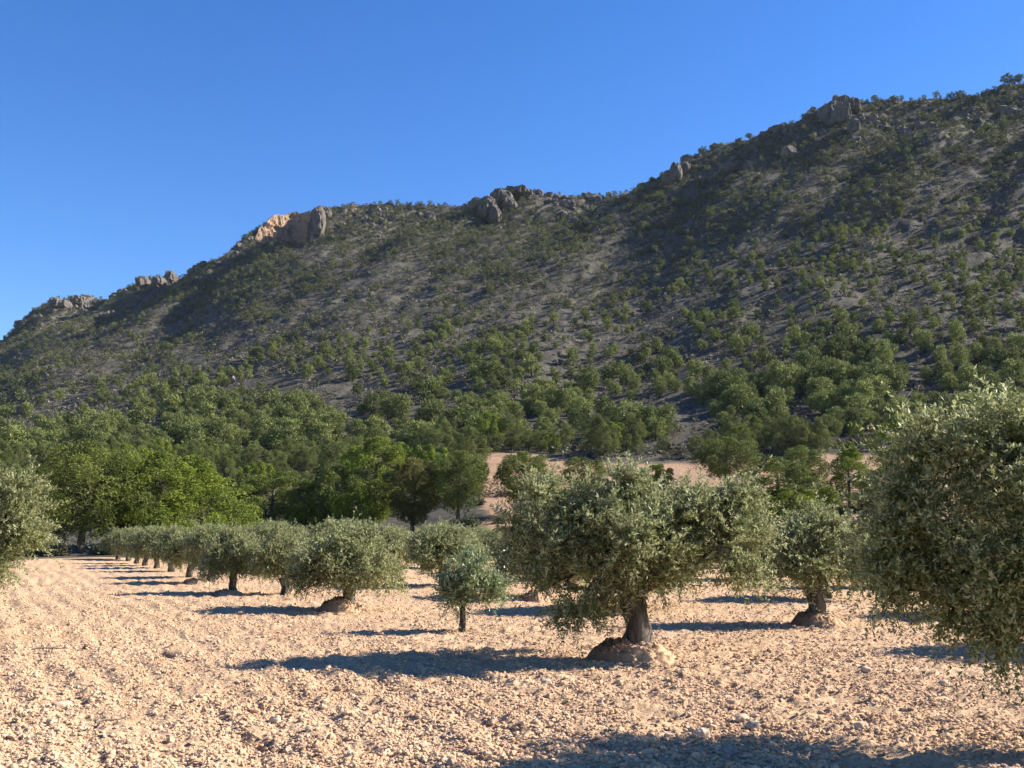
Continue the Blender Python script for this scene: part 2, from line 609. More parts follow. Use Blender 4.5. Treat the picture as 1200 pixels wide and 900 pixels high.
def crag(name, blobs, mat, seed):
    """blobs: (px, Y offset, top py, bottom py, half width px) - angular blocks sunk in the crest"""
    root = thing(name, (0, 0, 0))
    pts = []
    for px, dY, pt, pb, hw in blobs:
        col, Y, _p = hit(px, pb)
        Y = min(Y, float(np.interp(col, YR[:, 0], YR[:, 1])) - 4) + hw * .35
        ca, ez = ray(px, (pt + pb) / 2 + 1)
        c = np.array([float(ca) * Y, Y, CAM_H + float(ez) * Y])
        s = Y / F
        V, Fc = ICO4
        n = np.sign(V) * np.abs(V) ** .72
        P = n * np.array([hw * s * .85, hw * s * 1.5, (pb - pt) / 2 * s * 1.0])
        q = (P + c) / 6.0
        d = 1 + .42 * fbm(q[:, 0] + seed, q[:, 1], q[:, 2] * .5, 5) + .30 * (1 - 2 * np.abs(fbm(q[:, 0] * 1.6, q[:, 1] * 1.6 + seed, q[:, 2] * .8, 4)))
        d = d * (1 + .05 * vnoise(q[:, 2] * 4 + seed, q[:, 0] * .4))
        if not pts:
            root.location = c
            o0 = c
        g = Geo()
        g.add(c + P * d[:, None] - o0, Fc)
        g.build("boulder", mat, root)
        pts.append(c)
    return root


def cliff_wall():
    """fluted ochre wall: a curved face on the crest, with a broken top and rock behind it"""
    g = Geo()
    n, mrow = 90, 36
    s = np.linspace(0, 1, n)
    px = np.interp(s, [0, .55, .8, 1], [291, 338, 350, 366])
    Yw = np.interp(s, [0, .55, .8, 1], [812, 846, 846, 840])
    top = np.interp(s, [0, .12, .3, .55, .8, 1], [288, 268, 255, 250, 250, 248]) + 1.2 * vnoise(s * 9, 1.0) + .5 * vnoise(s * 50, 4.0)
    bot = np.interp(s, [0, .3, .55, 1], [296, 290, 284, 300])
    ca, et = ray(px, top)
    _, eb = ray(px, bot)
    zt, zb = CAM_H + et * Yw, CAM_H + eb * Yw - 6
    v = np.linspace(0, 1, mrow)
    Z = zb[None] + (zt - zb)[None] * v[:, None]
    X0 = np.broadcast_to((ca * Yw)[None], Z.shape)
    Y0 = np.broadcast_to(Yw[None], Z.shape)
    nx, ny = .72, -.69
    fl = 2.0 * fbm(X0 / 5, Z / 9, Y0 / 6, 3) + 1.8 * (1 - 2 * np.abs(fbm(X0 / 4, Z / 5, Y0 / 4 + 7, 4))) + .9 * vnoise(Z / 2.2, X0 / 20, 5.0) - 3.0 * v[:, None] + 6.5
    V = np.stack([X0 + nx * fl, Y0 + ny * fl, Z], -1)
    back = np.stack([V[-1, :, 0] - 4, V[-1, :, 1] + 14, V[-1, :, 2] - 1.5 + vnoise(s * 12, 9.0)], -1)
    back2 = back + np.array([-4, 12, -22.0])
    V = np.concatenate([V, back[None], back2[None]], 0)
    nr_ = V.shape[0]
    i, j = np.meshgrid(np.arange(nr_ - 1), np.arange(n - 1), indexing='ij')
    a = i * n + j
    c = V.reshape(-1, 3).mean(0)
    g.add(V.reshape(-1, 3) - c, np.stack([a, a + 1, a + n + 1, a + n], -1).reshape(-1, 4))
    o = g.build("rock_cliff", M_OCHRE)
    o.location = c
    return o


tag(cliff_wall(), "ochre sunlit rock cliff on the left shoulder of the crest", "cliff")
for blobs, lab, sd in (
    ([(374, -14, 246, 276, 7), (381, -10, 243, 258, 8), (369, -6, 247, 268, 6)], "grey rock buttress just right of the ochre cliff", 3.1),
    ([(572, 0, 233, 256, 11), (588, 0, 225, 243, 12), (604, 0, 221, 231, 11), (560, 0, 234, 246, 8), (580, 0, 244, 262, 8), (597, 0, 236, 247, 8), (616, 0, 223, 231, 8)], "pale split crag standing at the middle of the ridge", 1.7),
    ([(792, -8, 194, 214, 7), (783, -10, 201, 217, 6), (800, -4, 191, 204, 7)], "dark crag on the ridge between the middle crag and the right summit knob", 5.3),
    ([(973, -8, 121, 146, 9), (986, -14, 124, 150, 9), (996, -6, 119, 134, 10), (966, -4, 126, 140, 6), (982, -2, 116, 128, 10), (1000, -16, 140, 156, 6)], "big grey rock knob on the right summit", 8.9),
    ([(66, -4, 349, 360, 7), (76, -8, 352, 362, 6), (94, 0, 348, 358, 8), (105, -2, 349, 356, 7)], "low grey rocks on the far left end of the ridge", 12.4),
    ([(168, -4, 324, 336, 7), (186, -2, 324, 334, 6), (201, 0, 320, 333, 7)], "grey rock ledge on the ridge left of the dark gully", 15.0),
    ([(124, -60, 366, 374, 6), (131, -62, 364, 373, 5)], "pale bare rock patch below the left end of the ridge", 19.0),
):
    tag(crag("rock_outcrop", blobs, M_ROCK, sd), lab, "rock outcrop", "crags along the ridge")

# boulders and ledges strewn along the crest, and pale stones lower down
def hill_rocks(n, name, label, seed, t0, t1, rmin, rmax, mat, clump):
    rg = np.random.default_rng(seed)
    V, Fc = ico(1)
    col = rg.uniform(-200, 1400, n)
    yr = np.interp(col, YR[:, 0], YR[:, 1])
    t = t0 + (t1 - t0) * rg.uniform(0, 1, n) ** .7
    Y = 195 + (yr - 195) * t
    ok = vnoise(col / 16, Y / 14, 11.0) > clump
    col, Y = col[ok], Y[ok]
    n = len(col)
    r = rmin * (rmax / rmin) ** (rg.uniform(0, 1, n) ** 2)
    P = np.sign(V) * np.abs(V) ** .7
    P = P[None] * (1 + rg.uniform(-.3, .3, (n, len(V), 1))) * (r[:, None] * rg.uniform(.6, 1.5, (n, 3)))[:, None]
    P = P + np.stack([(col - 600) / F * Y, Y, height(col, Y, False) + r * .2], -1)[:, None]
    g = Geo()
    g.add(P.reshape(-1, 3), (Fc[None] + (np.arange(n) * len(V))[:, None, None]).reshape(-1, 3))
    tag(g.build(name, mat), label, "rocks", kind="stuff")


hill_rocks(5200, "crest_rocks", "grey boulders and broken ledges along the crest", 31, .80, 1.0, .6, 3.4, M_ROCK, .12)
hill_rocks(9000, "slope_stones", "pale stones and small ledges on the mountain slope", 32, .03, .85, .2, .75, M_SLOPE, .15)

# ---------------------------------------------------------------- stones and clods on the field
V0, F0 = ico(0)
V1, F1 = ico(1)


def stones_mass(n, name, mat, seed, rmin, rmax, yn, yf, V, Fc, label, smooth=False):
    rg = np.random.default_rng(seed)
    Y = 1 / rg.uniform(1 / yf, 1 / yn, n)
    col = rg.uniform(-220, 1420, n)
    X = (col - 600) / F * Y
    r = rmin * (rmax / rmin) ** (rg.uniform(0, 1, n) ** 2.2) * (1 + np.clip(Y - 12, 0, 30) * .02)
    z = height(col, Y)
    keep = vnoise(X * 1.3, Y * 1.3, 8.0) + 1.05 > rg.uniform(0, 1, n)
    X, Y, z, r = X[keep], Y[keep], z[keep], r[keep]
    n = len(X)
    P = V[None] * (1 + rg.uniform(-.28, .28, (n, len(V), 1)))
    P = P * (r[:, None] * rg.uniform(.7, 1.3, (n, 3)) * np.array([1, 1, .75]))[:, None, :]
    th = rg.uniform(0, 6.28, n)
    c, s = np.cos(th)[:, None], np.sin(th)[:, None]
    P = np.stack([P[..., 0] * c - P[..., 1] * s, P[..., 0] * s + P[..., 1] * c, P[..., 2]], -1)
    P = P + np.stack([X, Y, z + r * .25], -1)[:, None]
    f = Fc[None] + (np.arange(n) * len(V))[:, None, None]
    g = Geo()
    g.add(P.reshape(-1, 3), f.reshape(-1, 3), np.repeat(rg.uniform(0, 1, n) ** 2.2, len(Fc)))
    o = g.build(name, mat, smooth=smooth)
    return tag(o, label, "clods", "loose clods on the ploughed field", kind="stuff")


stones_mass(150000, "clods", M_CLOD, 11, .009, .029, 7.6, 40, V0, F0, "loose pale clods and small stones strewn over the ploughed field")
stones_mass(3500, "clods", M_CLOD, 12, .02, .046, 7.6, 30, V1, F1, "larger rounded clods standing out among the small ones on the field")


def field_stone(px, py, sz, mat, label, seed, flat=.65):
    V, Fc = ICO3
    q = V * 1.3 + seed
    d = 1 + .3 * fbm(q[:, 0], q[:, 1], q[:, 2], 3)
    P = np.sign(V) * np.abs(V) ** .8 * d[:, None] * np.array([1, .8, flat]) * sz
    g = Geo()
    g.add(P, Fc, .9)
    o = g.build("stone", mat, smooth=True)
    col, Y, p = hit(px, py)
    o.location = (p[0], p[1], p[2] + sz * flat * .45)
    o.rotation_euler = (0, 0, seed)
    tag(o, label, "stone", "larger stones lying on the field")


for args in (
    (823, 868, .085, M_STONE, "pale angular stone at the edge of the foreground shadow", 1.0),
    (882, 861, .075, M_GREYSTONE, "round grey stone at the edge of the foreground shadow", 2.2),
    (1010, 860, .07, M_STONE, "small pale stone right of the angular one by the foreground shadow", 3.4),
    (72, 834, .11, M_STONE, "flat whitish slab stone at the lower left of the field", 4.1, .3),
    (322, 852, .07, M_STONE, "pale blocky stone beside the dark damp rut", 5.7),
    (295, 842, .055, M_MOUND, "reddish clod stone above the dark damp rut", 6.6),
    (1107, 806, .07, M_STONE, "white stone on open soil below the near right olive", 7.3),
    (1015, 791, .07, M_STONE, "small white stone left of the one below the near right olive", 8.8),
    (870, 846, .07, M_STONE, "little white stone just above the round grey stone", 9.9),
    (857, 892, .08, M_GREYSTONE, "grey stone lying inside the foreground shadow", 10.5),
    (102, 763, .075, M_MOUND, "dark brown clod alone on the left of the field", 11.2),
    (760, 893, .06, M_STONE, "pale pebble lying inside the foreground shadow", 12.7),
    (640, 806, .07, M_STONE, "pale stone on the soil below the big olive's shadow", 13.1),
):
    field_stone(*args)

# ---------------------------------------------------------------- olives
def olive_parts(root, lobes, fork, trunk_r, leaf, shoots_per_m2, nleaf, seed, mat=M_OLIVE, lean=(0, 0), base_z=0.0, shoot=.42, dens=1.0):
    """lobes: (x, y, z, rx, ry, rz) in metres from the foot of the tree"""
    rg = np.random.default_rng(seed)
    tg, cgm = Geo(), Geo()
    top = np.array([lean[0], lean[1], fork])
    n = 9
    t = np.linspace(0, 1, n)
    P = np.stack([lean[0] * t ** 1.4, lean[1] * t, base_z + (fork - base_z) * t], -1) + np.stack([.05 * np.sin(t * 5), .04 * np.cos(t * 4), 0 * t], -1) * trunk_r / .25
    rr = trunk_r * (1.22 - .5 * t + .35 * t ** 2 - .12 * np.sin(t * 3.1)) 
    P[0, 2] -= .15
    tube(tg, P, rr, 18, .5, .55, seed)
    O, D, L, T = [], [], [], []
    for li, (x, y, z, rx, ry, rz) in enumerate(lobes):
        c = np.array([x, y, z])
        br = bend(top - [0, 0, .12 * trunk_r], c, 7, .12, rg)
        hd = math.hypot(c[0] - top[0], c[1] - top[1])
        br[:, 2] += np.sin(np.linspace(0, math.pi, 7)) * max(.05, .45 * hd - .5 * (c[2] - fork))
        r0 = trunk_r * .3
        tube(tg, br, r0 * np.linspace(1, .0, 7) ** 1.3 + .012, 7, .5, .25, seed + li)
        area = 4.2 * (rx * ry + ry * rz + rx * rz)
        ncl = max(6, int(area * 6.2 * dens))
        dv = unit(rg.normal(size=(ncl, 3)))
        rad = rg.uniform(.25, 1.0, ncl) ** .55
        cl = c + dv * rad[:, None] * np.array([rx, ry, rz]) * .88
        for q in cl[::2]:
            bb = bend(br[rg.integers(3, 7)], q, 4, .15, rg)
            tube(tg, bb, [.018, .013, .009, .005], 4)
        ns = max(3, int(shoots_per_m2 / 3.2))
        o = np.repeat(cl, ns, 0) + rg.normal(0, .07, (ncl * ns, 3))
        out = np.repeat(dv, ns, 0)
        d = unit(out * .8 + rg.normal(size=o.shape) * .55 + np.array([0, 0, .28]))
        l = shoot * rg.uniform(.5, 1.2, len(o))
        long = rg.random(len(o)) < .1
        l = np.where(long, l * rg.uniform(1.3, 2.1, len(o)), l)
        O.append(o), D.append(d), L.append(l), T.append(np.repeat(rg.uniform(0, 1, ncl), ns))
    leaves_on_shoots(cgm, np.concatenate(O), np.concatenate(D), np.concatenate(L), nleaf, leaf, rg, tint=np.concatenate(T))
    tg.build("trunk", M_OBARK, root, smooth=True)
    cgm.build("crown", mat, root)


def px_lobes(lst, px0, py0, Y, pad=0):
    s = Y / F
    return [((x - px0) * s, dy, (py0 - y) * s, max(rx * .86 - pad, 9) * s, max(ry * .86 - pad * s, 9 * s), max(rz * .86 - pad, 8) * s) for x, y, dy, rx, ry, rz in lst]


def mound(px, py, rw, rh, hgt, label, seed, dx=0.0):
    """earth left heaped round a trunk, steeper on its left side"""
    col, Y, p = hit(px, py)
    nr_, na = 60, 150
    rr = np.linspace(0, 1, nr_)[:, None]
    th = np.arange(na)[None] / na * 2 * math.pi
    cx, cy = np.cos(th), np.sin(th)
    edge = 1 + .16 * fbm(cx * 1.3 + seed, cy * 1.3, 0, 3)
    X, Yy = rr * edge * cx * rw, rr * edge * cy * rh
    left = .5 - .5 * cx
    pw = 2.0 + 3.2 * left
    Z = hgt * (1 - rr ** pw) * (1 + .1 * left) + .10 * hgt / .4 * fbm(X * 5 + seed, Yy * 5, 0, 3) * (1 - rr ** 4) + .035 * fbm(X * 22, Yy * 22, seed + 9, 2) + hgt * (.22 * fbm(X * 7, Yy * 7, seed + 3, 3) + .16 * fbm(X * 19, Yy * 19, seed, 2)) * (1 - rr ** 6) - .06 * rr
    V = np.stack([X, Yy, Z], -1).reshape(-1, 3)
    i, j = np.meshgrid(np.arange(nr_ - 1), np.arange(na), indexing='ij')
    a = i * na + j
    b = i * na + (j + 1) % na
    fr = np.clip((left * np.ones_like(rr))[1:] * 1.4 - .5, 0, 1)  # darker left flank: exposed earth, with the shade side painted into its colour
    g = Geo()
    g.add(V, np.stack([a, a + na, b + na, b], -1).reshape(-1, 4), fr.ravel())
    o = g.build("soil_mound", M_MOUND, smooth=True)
    o.location = (p[0] + dx, p[1], p[2] - .02)
    tag(o, label, "mound", "earth mounds round the olive trunks")
    return p


# the big olive in the middle of the picture
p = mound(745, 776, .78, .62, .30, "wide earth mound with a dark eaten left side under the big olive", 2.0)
t = thing("olive_tree", (p[0] + .03, p[1], p[2]))
tag(t, "big spreading grey green olive on the widest earth mound in mid field", "olive tree", "olive trees")
lob = [(655, 620, .3, 62, .8, 50), (735, 612, .5, 70, .95, 48), (822, 620, .2, 68, .85, 50), (640, 655, -.2, 50, .7, 40), (735, 650, -.5, 72, .9, 45), (838, 648, -.2, 55, .7, 36),
       (690, 690, -.45, 40, .5, 32), (675, 718, -.3, 38, .4, 24), (650, 690, -.2, 40, .5, 34), (868, 684, -.55, 26, .35, 20), (795, 662, -.45, 34, .4, 22), (748, 676, -.35, 58, .6, 24), (738, 575, .1, 14, .3, 14), (640, 588, .1, 14, .3, 14), (868, 590, .1, 16, .3, 14), (800, 625, -.1, 62, .7, 44), (700, 630, -.1, 60, .7, 44), (742, 590, .1, 30, .4, 24), (655, 597, .1, 34, .4, 24), (862, 604, .1, 36, .45, 26), 
       (600, 632, 0, 28, .4, 30), (880, 628, .1, 28, .4, 34), (745, 630, 1.2, 90, .7, 60), (800, 600, .2, 40, .5, 24), (700, 602, .3, 40, .5, 24)]
olive_parts(t, px_lobes(lob, 745, 776, p[1], 9), .98, .2, (.074, .0108), 54, 30, 21, lean=(-.05, 0), base_z=.2, dens=1.0)

# near right olive, its trunk outside the frame
_c, _Y, p = hit(1285, 888)
t = thing("olive_tree", p)
tag(t, "nearest olive, huge dark crown cut by the right edge of the photo", "olive tree", "olive trees")
lob = [(1200, 560, -.1, 85, .8, 85), (1130, 598, 0, 72, .75, 72), (1090, 662, .1, 66, .6, 52), (1190, 660, -.5, 90, .7, 70), (1290, 560, 0, 110, 1.0, 105), (1395, 590, 0, 105, .9, 100),
       (1058, 700, .1, 42, .4, 26), (1140, 725, -.1, 50, .45, 30), (1205, 535, 0, 55, .5, 44), (1215, 735, -.2, 60, .5, 30), (1300, 690, -.6, 110, .7, 70), (1290, 620, .9, 130, .6, 110),
       (1400, 690, 0, 100, .8, 60), (1120, 540, 0, 36, .4, 34), (1078, 596, .05, 34, .35, 34), (1170, 752, -.2, 30, .3, 16), (1056, 645, .1, 44, .5, 44), (1095, 700, -.1, 50, .5, 36), (1150, 690, -.5, 60, .5, 50), (1250, 620, -1.2, 110, .8, 80), (1330, 560, -1.4, 110, .8, 80), (1240, 560, 1.1, 80, .6, 70)]
olive_parts(t, px_lobes(lob, 1285, 888, p[1], 24), 1.0, .24, (.056, .0105), 74, 30, 22, base_z=0, dens=.82)

# left olive, trunk outside the frame
_c, _Y, p = hit(-70, 750)
t = thing("olive_tree", p)
tag(t, "olive with dense pale crown cut by the left edge of the photo", "olive tree", "olive trees")
lob = [(0, 615, 0, 54, .7, 44), (-15, 660, -.2, 56, .7, 34), (-75, 590, 0, 80, .9, 55), (-140, 620, 0, 70, .8, 60), (-60, 650, -.6, 70, .7, 50), (-80, 640, .8, 90, .7, 60), (20, 640, .1, 30, .4, 36), (5, 586, 0, 30, .4, 24)]
olive_parts(t, px_lobes(lob, -70, 750, p[1], 8), 1.0, .22, (.07, .0115), 54, 28, 23, dens=1.35)

# young olive
_c, _Y, p = hit(541, 741)
t = thing("olive_tree", p)
tag(t, "small young olive with a thin straight trunk left of the big olive", "olive tree", "olive trees")
lob = [(548, 677, 0, 30, .45, 20), (526, 688, -.1, 22, .35, 14), (573, 686, 0, 22, .35, 15), (550, 692, -.2, 30, .35, 11), (553, 665, .1, 18, .28, 13), (527, 702, 0, 14, .2, 8), (580, 697, 0, 12, .2, 8)]
olive_parts(t, px_lobes(lob, 541, 741, p[1], 5), .58, .055, (.066, .014), 52, 22, 24, mat=M_YOUNG, lean=(.03, 0), shoot=.36, dens=1.15)

# olive right of the big one
p = mound(956, 733, .62, .55, .26, "low earth mound with a dark left lump under the olive behind the near right tree", 5.5, dx=.05)
t = thing("olive_tree", (p[0] + .03, p[1] + .05, p[2]))
tag(t, "round dark olive standing between the big olive and the near right olive", "olive tree", "olive trees")
lob = [(955, 640, 0, 52, .8, 34), (915, 655, 0, 38, .6, 32), (1005, 640, .1, 42, .7, 34), (955, 665, -.4, 52, .6, 28), (905, 680, -.1, 24, .4, 18), (1015, 668, 0, 36, .5, 26), (960, 618, .2, 40, .6, 18), (965, 645, .8, 60, .6, 36)]
olive_parts(t, px_lobes(lob, 956, 733, p[1], 2), .78, .17, (.07, .0145), 44, 24, 25, base_z=.12)

# off-frame tree whose shadow lies on the right of the field
_c, _Y, p = hit(1372, 763)
tree_off = thing("olive_tree", p)
tag(tree_off, "olive hidden behind the near right olive, seen by its shadow on the soil", "olive tree", "olive trees")
lob = [(0, 0, 1.9, 1.3, 1.3, .8), (-.9, .2, 1.6, .9, .9, .7), (.9, -.1, 1.7, .9, .9, .7), (-.2, -.8, 1.6, .9, .8, .6), (.1, .9, 1.6, .9, .8, .6), (-1.3, 0, 1.2, .55, .6, .4), (1.2, .3, 1.15, .6, .6, .4)]
olive_parts(tree_off, lob, .85, .2, (.08, .017), 36, 20, 26)

# two more kinds for the rows behind
varA = tree_off
varB = thing("olive_tree", (0, 0, 0))
lob = [(0, .1, 1.75, 1.1, 1.2, .75), (-.8, -.2, 1.35, .9, .9, .6), (.75, .3, 1.45, .95, .9, .65), (.3, -.8, 1.35, .9, .8, .6), (-.3, .9, 1.4, .9, .8, .6), (1.3, -.1, 1.0, .5, .6, .4), (-1.25, .3, 1.05, .5, .5, .4), (.3, 0, 2.3, .5, .5, .3)]
olive_parts(varB, lob, .7, .19, (.085, .019), 34, 18, 27, lean=(.12, 0))
varC = thing("olive_tree", (0, 0, 0))
lob = [(-.3, 0, 1.6, 1.1, 1.1, .7), (.6, .2, 1.75, .9, .9, .65), (-1.0, .3, 1.25, .75, .8, .5), (1.0, -.4, 1.2, .8, .8, .5), (0, -.9, 1.25, .9, .7, .55), (.1, .9, 1.3, .9, .7, .5), (-.5, 0, 2.15, .5, .5, .3)]
olive_parts(varC, lob, .68, .21, (.085, .019), 34, 18, 28, lean=(-.12, .05))
used = {"B": False, "C": False}
rg = np.random.default_rng(5)


def row_olive(X, Y, h, label, group="olive trees", kind=None, rz=None, wd=1.0):
    k = kind or "ABC"[rg.integers(0, 3)]
    src = {"A": varA, "B": varB, "C": varC}[k]
    col = 600 + F * X / Y
    sc = h / 2.62 
    loc = hpos(col, Y)
    rz = rg.uniform(0, 6.28) if rz is None else rz
    if k in used and not used[k]:
        used[k] = True
        o = src
        o.location, o.rotation_euler, o.scale = loc, (0, 0, rz), (sc * wd, sc * wd, sc)
    else:
        o = copy_tree(src, loc, rz, (sc * wd, sc * wd, sc))
    tag(o, label, "olive tree", group)
    return o


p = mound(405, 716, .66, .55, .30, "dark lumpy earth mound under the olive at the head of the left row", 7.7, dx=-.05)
row_olive(p[0] + .02, p[1], 2.12, "olive on a dark earth mound, first of the row that runs to the far left", kind="B", rz=.4, wd=1.0)
for (px, py, h, k, rz, lab) in (
    (334, 697, 2.15, "C", 1.0, "olive with a short pale trunk just left of the one on the dark mound"),
    (274, 695, 2.15, "B", 3.5, "olive with a thick dark leaning trunk, third of the left row"),
    (248, 683, 2.2, "A", 2.2, "olive directly behind the one with the dark leaning trunk"),
    (222, 677, 2.2, "C", 4.2, "olive in the middle of the left row, its crown merging with its neighbours"),
    (200, 670, 2.2, "B", 5.2, "olive beyond the middle of the left row with trunk deep in shade"),
    (183, 666, 2.2, "A", .2, "small looking olive fifth from the far end of the left row"),
    (170, 663, 2.2, "C", 2.9, "small looking olive fourth from the far end of the left row"),
    (160, 660.5, 2.2, "B", 1.9, "small looking olive third from the far end of the left row"),
    (150, 658, 2.2, "A", 3.9, "small looking olive last but one of the left row"),
    (138, 656, 2.2, "C", .9, "tiny looking olive at the far left end of the left row"),
):
    _c, _Y, p = hit(px, py)
    row_olive(p[0], p[1], h * .95, lab, kind=k, rz=rz, wd=.8)
p = mound(277, 697, .55, .45, .16, "low earth heap by the thick leaning trunk of the left row", 8.8, dx=-.25)
p = mound(240, 684, .6, .5, .2, "low earth heap farther along the left row", 9.1, dx=-.3)
p = mound(629, 705, .5, .45, .30, "round dark earth mound in the shade left of the big olive", 9.7)
for k, d in enumerate((26.3, 31.2, 37, 42.5, 48, 53.5, 59, 64.5)):
    row_olive(17.1 - .523 * d + rg.normal(0, .2), d, rg.uniform(2.05, 2.4), "grey green olive in the row behind the big and the young olive", "olives of the second row", wd=1.1)
for off, ds in ((24.6, (24, 30, 36, 42, 48, 54, 60, 66)), (32, (30, 36, 42, 48, 54, 60, 66)), (39.5, (36, 42, 48, 54, 60, 66)), (47, (48, 54, 60, 66)), (54.5, (60, 66))):
    for d in ds:
        row_olive(off - .523 * d + rg.normal(0, .3), d + rg.normal(0, .3), rg.uniform(1.9, 2.35), "small grey green olive in the merged rows at the back of the grove", "olives of the far rows", wd=1.1)

# ---------------------------------------------------------------- pines
def pine_proto(seed, H, W, shape, mat, nb=34, tuft=85, blade=(.15, .022), trunk_r=.16, clear=.18):
    """an Aleppo pine: trunk, limbs and a lobed crown of needle tufts, foot at the origin"""
    nb = int(nb * 1.55)
    rg = np.random.default_rng(seed)
    tg, cgm = Geo(), Geo()
    root = thing("pine_tree", (0, 0, 0))
    t = np.linspace(0, 1, 10)
    lean = rg.normal(0, .05, 2) * H
    P = np.stack([lean[0] * t ** 2 + .02 * H * np.sin(t * 5 + seed), lean[1] * t ** 2 + .02 * H * np.cos(t * 4 + seed), H * .93 * t], -1)
    P[0, 2] -= .3
    tube(tg, P, trunk_r * (1.15 - t * .95), 9, .5, .2, seed)
    ph = rg.uniform(0, 6.28)
    pr = []
    for k in range(nb):
        u = (k + .5) / nb
        hz = clear + (1 - clear) * u
        if shape == "round":
            prof = math.sqrt(max(0, 1 - ((hz - .58) / .5) ** 2))
        elif shape == "cone":
            prof = (1 - hz) ** .75 * 1.15 + .08
        else:
            prof = min(1, (hz - clear) * 2.5 + .25) * math.sqrt(max(.04, 1 - max(0, (hz - .6) / .42) ** 2))
        ph += 2.4 + rg.normal(0, .35)
        rad = W / 2 * prof * rg.uniform(.45, .95)
        if u > .95:
            rad *= .3
        b0 = np.array([np.interp(hz * .86, t, P[:, 0]), np.interp(hz * .86, t, P[:, 1]), H * hz * .86])
        c = np.array([b0[0] + math.cos(ph) * rad, b0[1] + math.sin(ph) * rad, H * hz * .94 + rg.normal(0, .02) * H])
        tube(tg, bend(b0, c, 5, .1, rg), np.linspace(trunk_r * .33 * (1.1 - hz * .7), .02, 5), 5)
        lr = W * rg.uniform(.10, .175) * (1.1 - .45 * hz)
        n = int(tuft * 1.5 * rg.uniform(.7, 1.3))
        dv = unit(rg.normal(size=(n, 3)) + np.array([0, 0, .35]))
        q = c + dv * (rg.uniform(.3, 1.0, n) ** .4)[:, None] * np.array([lr, lr, lr * .98])
        pr.append((q, dv, np.full(n, rg.uniform(0, 1))))
    q = np.concatenate([a for a, _, _ in pr])
    dv = np.concatenate([a for _, a, _ in pr])
    tn = np.concatenate([a for _, _, a in pr])
    m = 6
    q2, d2, tn2 = np.repeat(q, m, 0), np.repeat(dv, m, 0), np.repeat(tn, m)
    o2 = d2
    d2 = unit(d2 * .4 + rg.normal(size=q2.shape) * .55 + np.array([0, 0, .7]))
    kites(cgm, q2, d2, unit(rg.normal(size=q2.shape) * .45 + o2), blade[0] * rg.uniform(.6, 1.3, len(q2)), blade[1] * rg.uniform(.7, 1.3, len(q2)),
          np.clip(tn2 * .5 + rg.uniform(0, .5, len(q2)), 0, 1), .55)
    tg.build("trunk", M_PBARK, root, smooth=True)
    cgm.build("crown", mat, root)
    root["H"], root["W"] = H, W
    return root


protos = {
    "dark": pine_proto(1, 8.0, 7.5, "full", M_PINE, 44, 90, trunk_r=.2, clear=.22),
    "round": pine_proto(2, 6.0, 5.4, "round", M_PINE, 34),
    "cone": pine_proto(3, 7.5, 6.0, "cone", M_PINEB, 40, 90, clear=.08),
    "tall": pine_proto(4, 8.0, 5.4, "full", M_PINEB, 42, 90, clear=.15),
    "yellow": pine_proto(5, 6.0, 4.6, "full", M_PINEY, 34),
    "low": pine_proto(6, 3.2, 3.6, "round", M_PINEB, 24, 70, trunk_r=.09, clear=.05),
    "flat": pine_proto(7, 5.6, 6.0, "full", M_PINE, 32, 90, clear=.3),
}
protos["wood_round"] = pine_proto(12, 6.0, 5.4, "round", M_FAR, 30, 80)
protos["wood_tall"] = pine_proto(14, 8.0, 5.4, "full", M_FAR, 34, 80, clear=.15)
protos["wood_cone"] = pine_proto(13, 7.0, 5.6, "cone", M_FAR, 32, 80, clear=.1)
protos["wood_flat"] = pine_proto(17, 5.6, 5.8, "full", M_FAR, 28, 80, clear=.28)
pused = set()
PINES = []


def pine(k, col, Y, h, wpx, label, group=None, rz=None, sink=.1):
    src = protos[k]
    H, W = src["H"], src["W"]
    sz = h / H
    sw = (wpx / F * Y) / W * 1.22
    rz = rg.uniform(0, 6.28) if rz is None else rz
    loc = hpos(col, Y, sink)
    if k not in pused:
        pused.add(k)
        o = src
        o.location, o.rotation_euler, o.scale = loc, (0, 0, rz), (sw, sw, sz)
    else:
        o = copy_tree(src, loc, rz, (sw, sw, sz))
    tag(o, label, "pine tree", group)
    PINES.append((loc[0], loc[1], max(sw * W * .5, .8)))
    return o


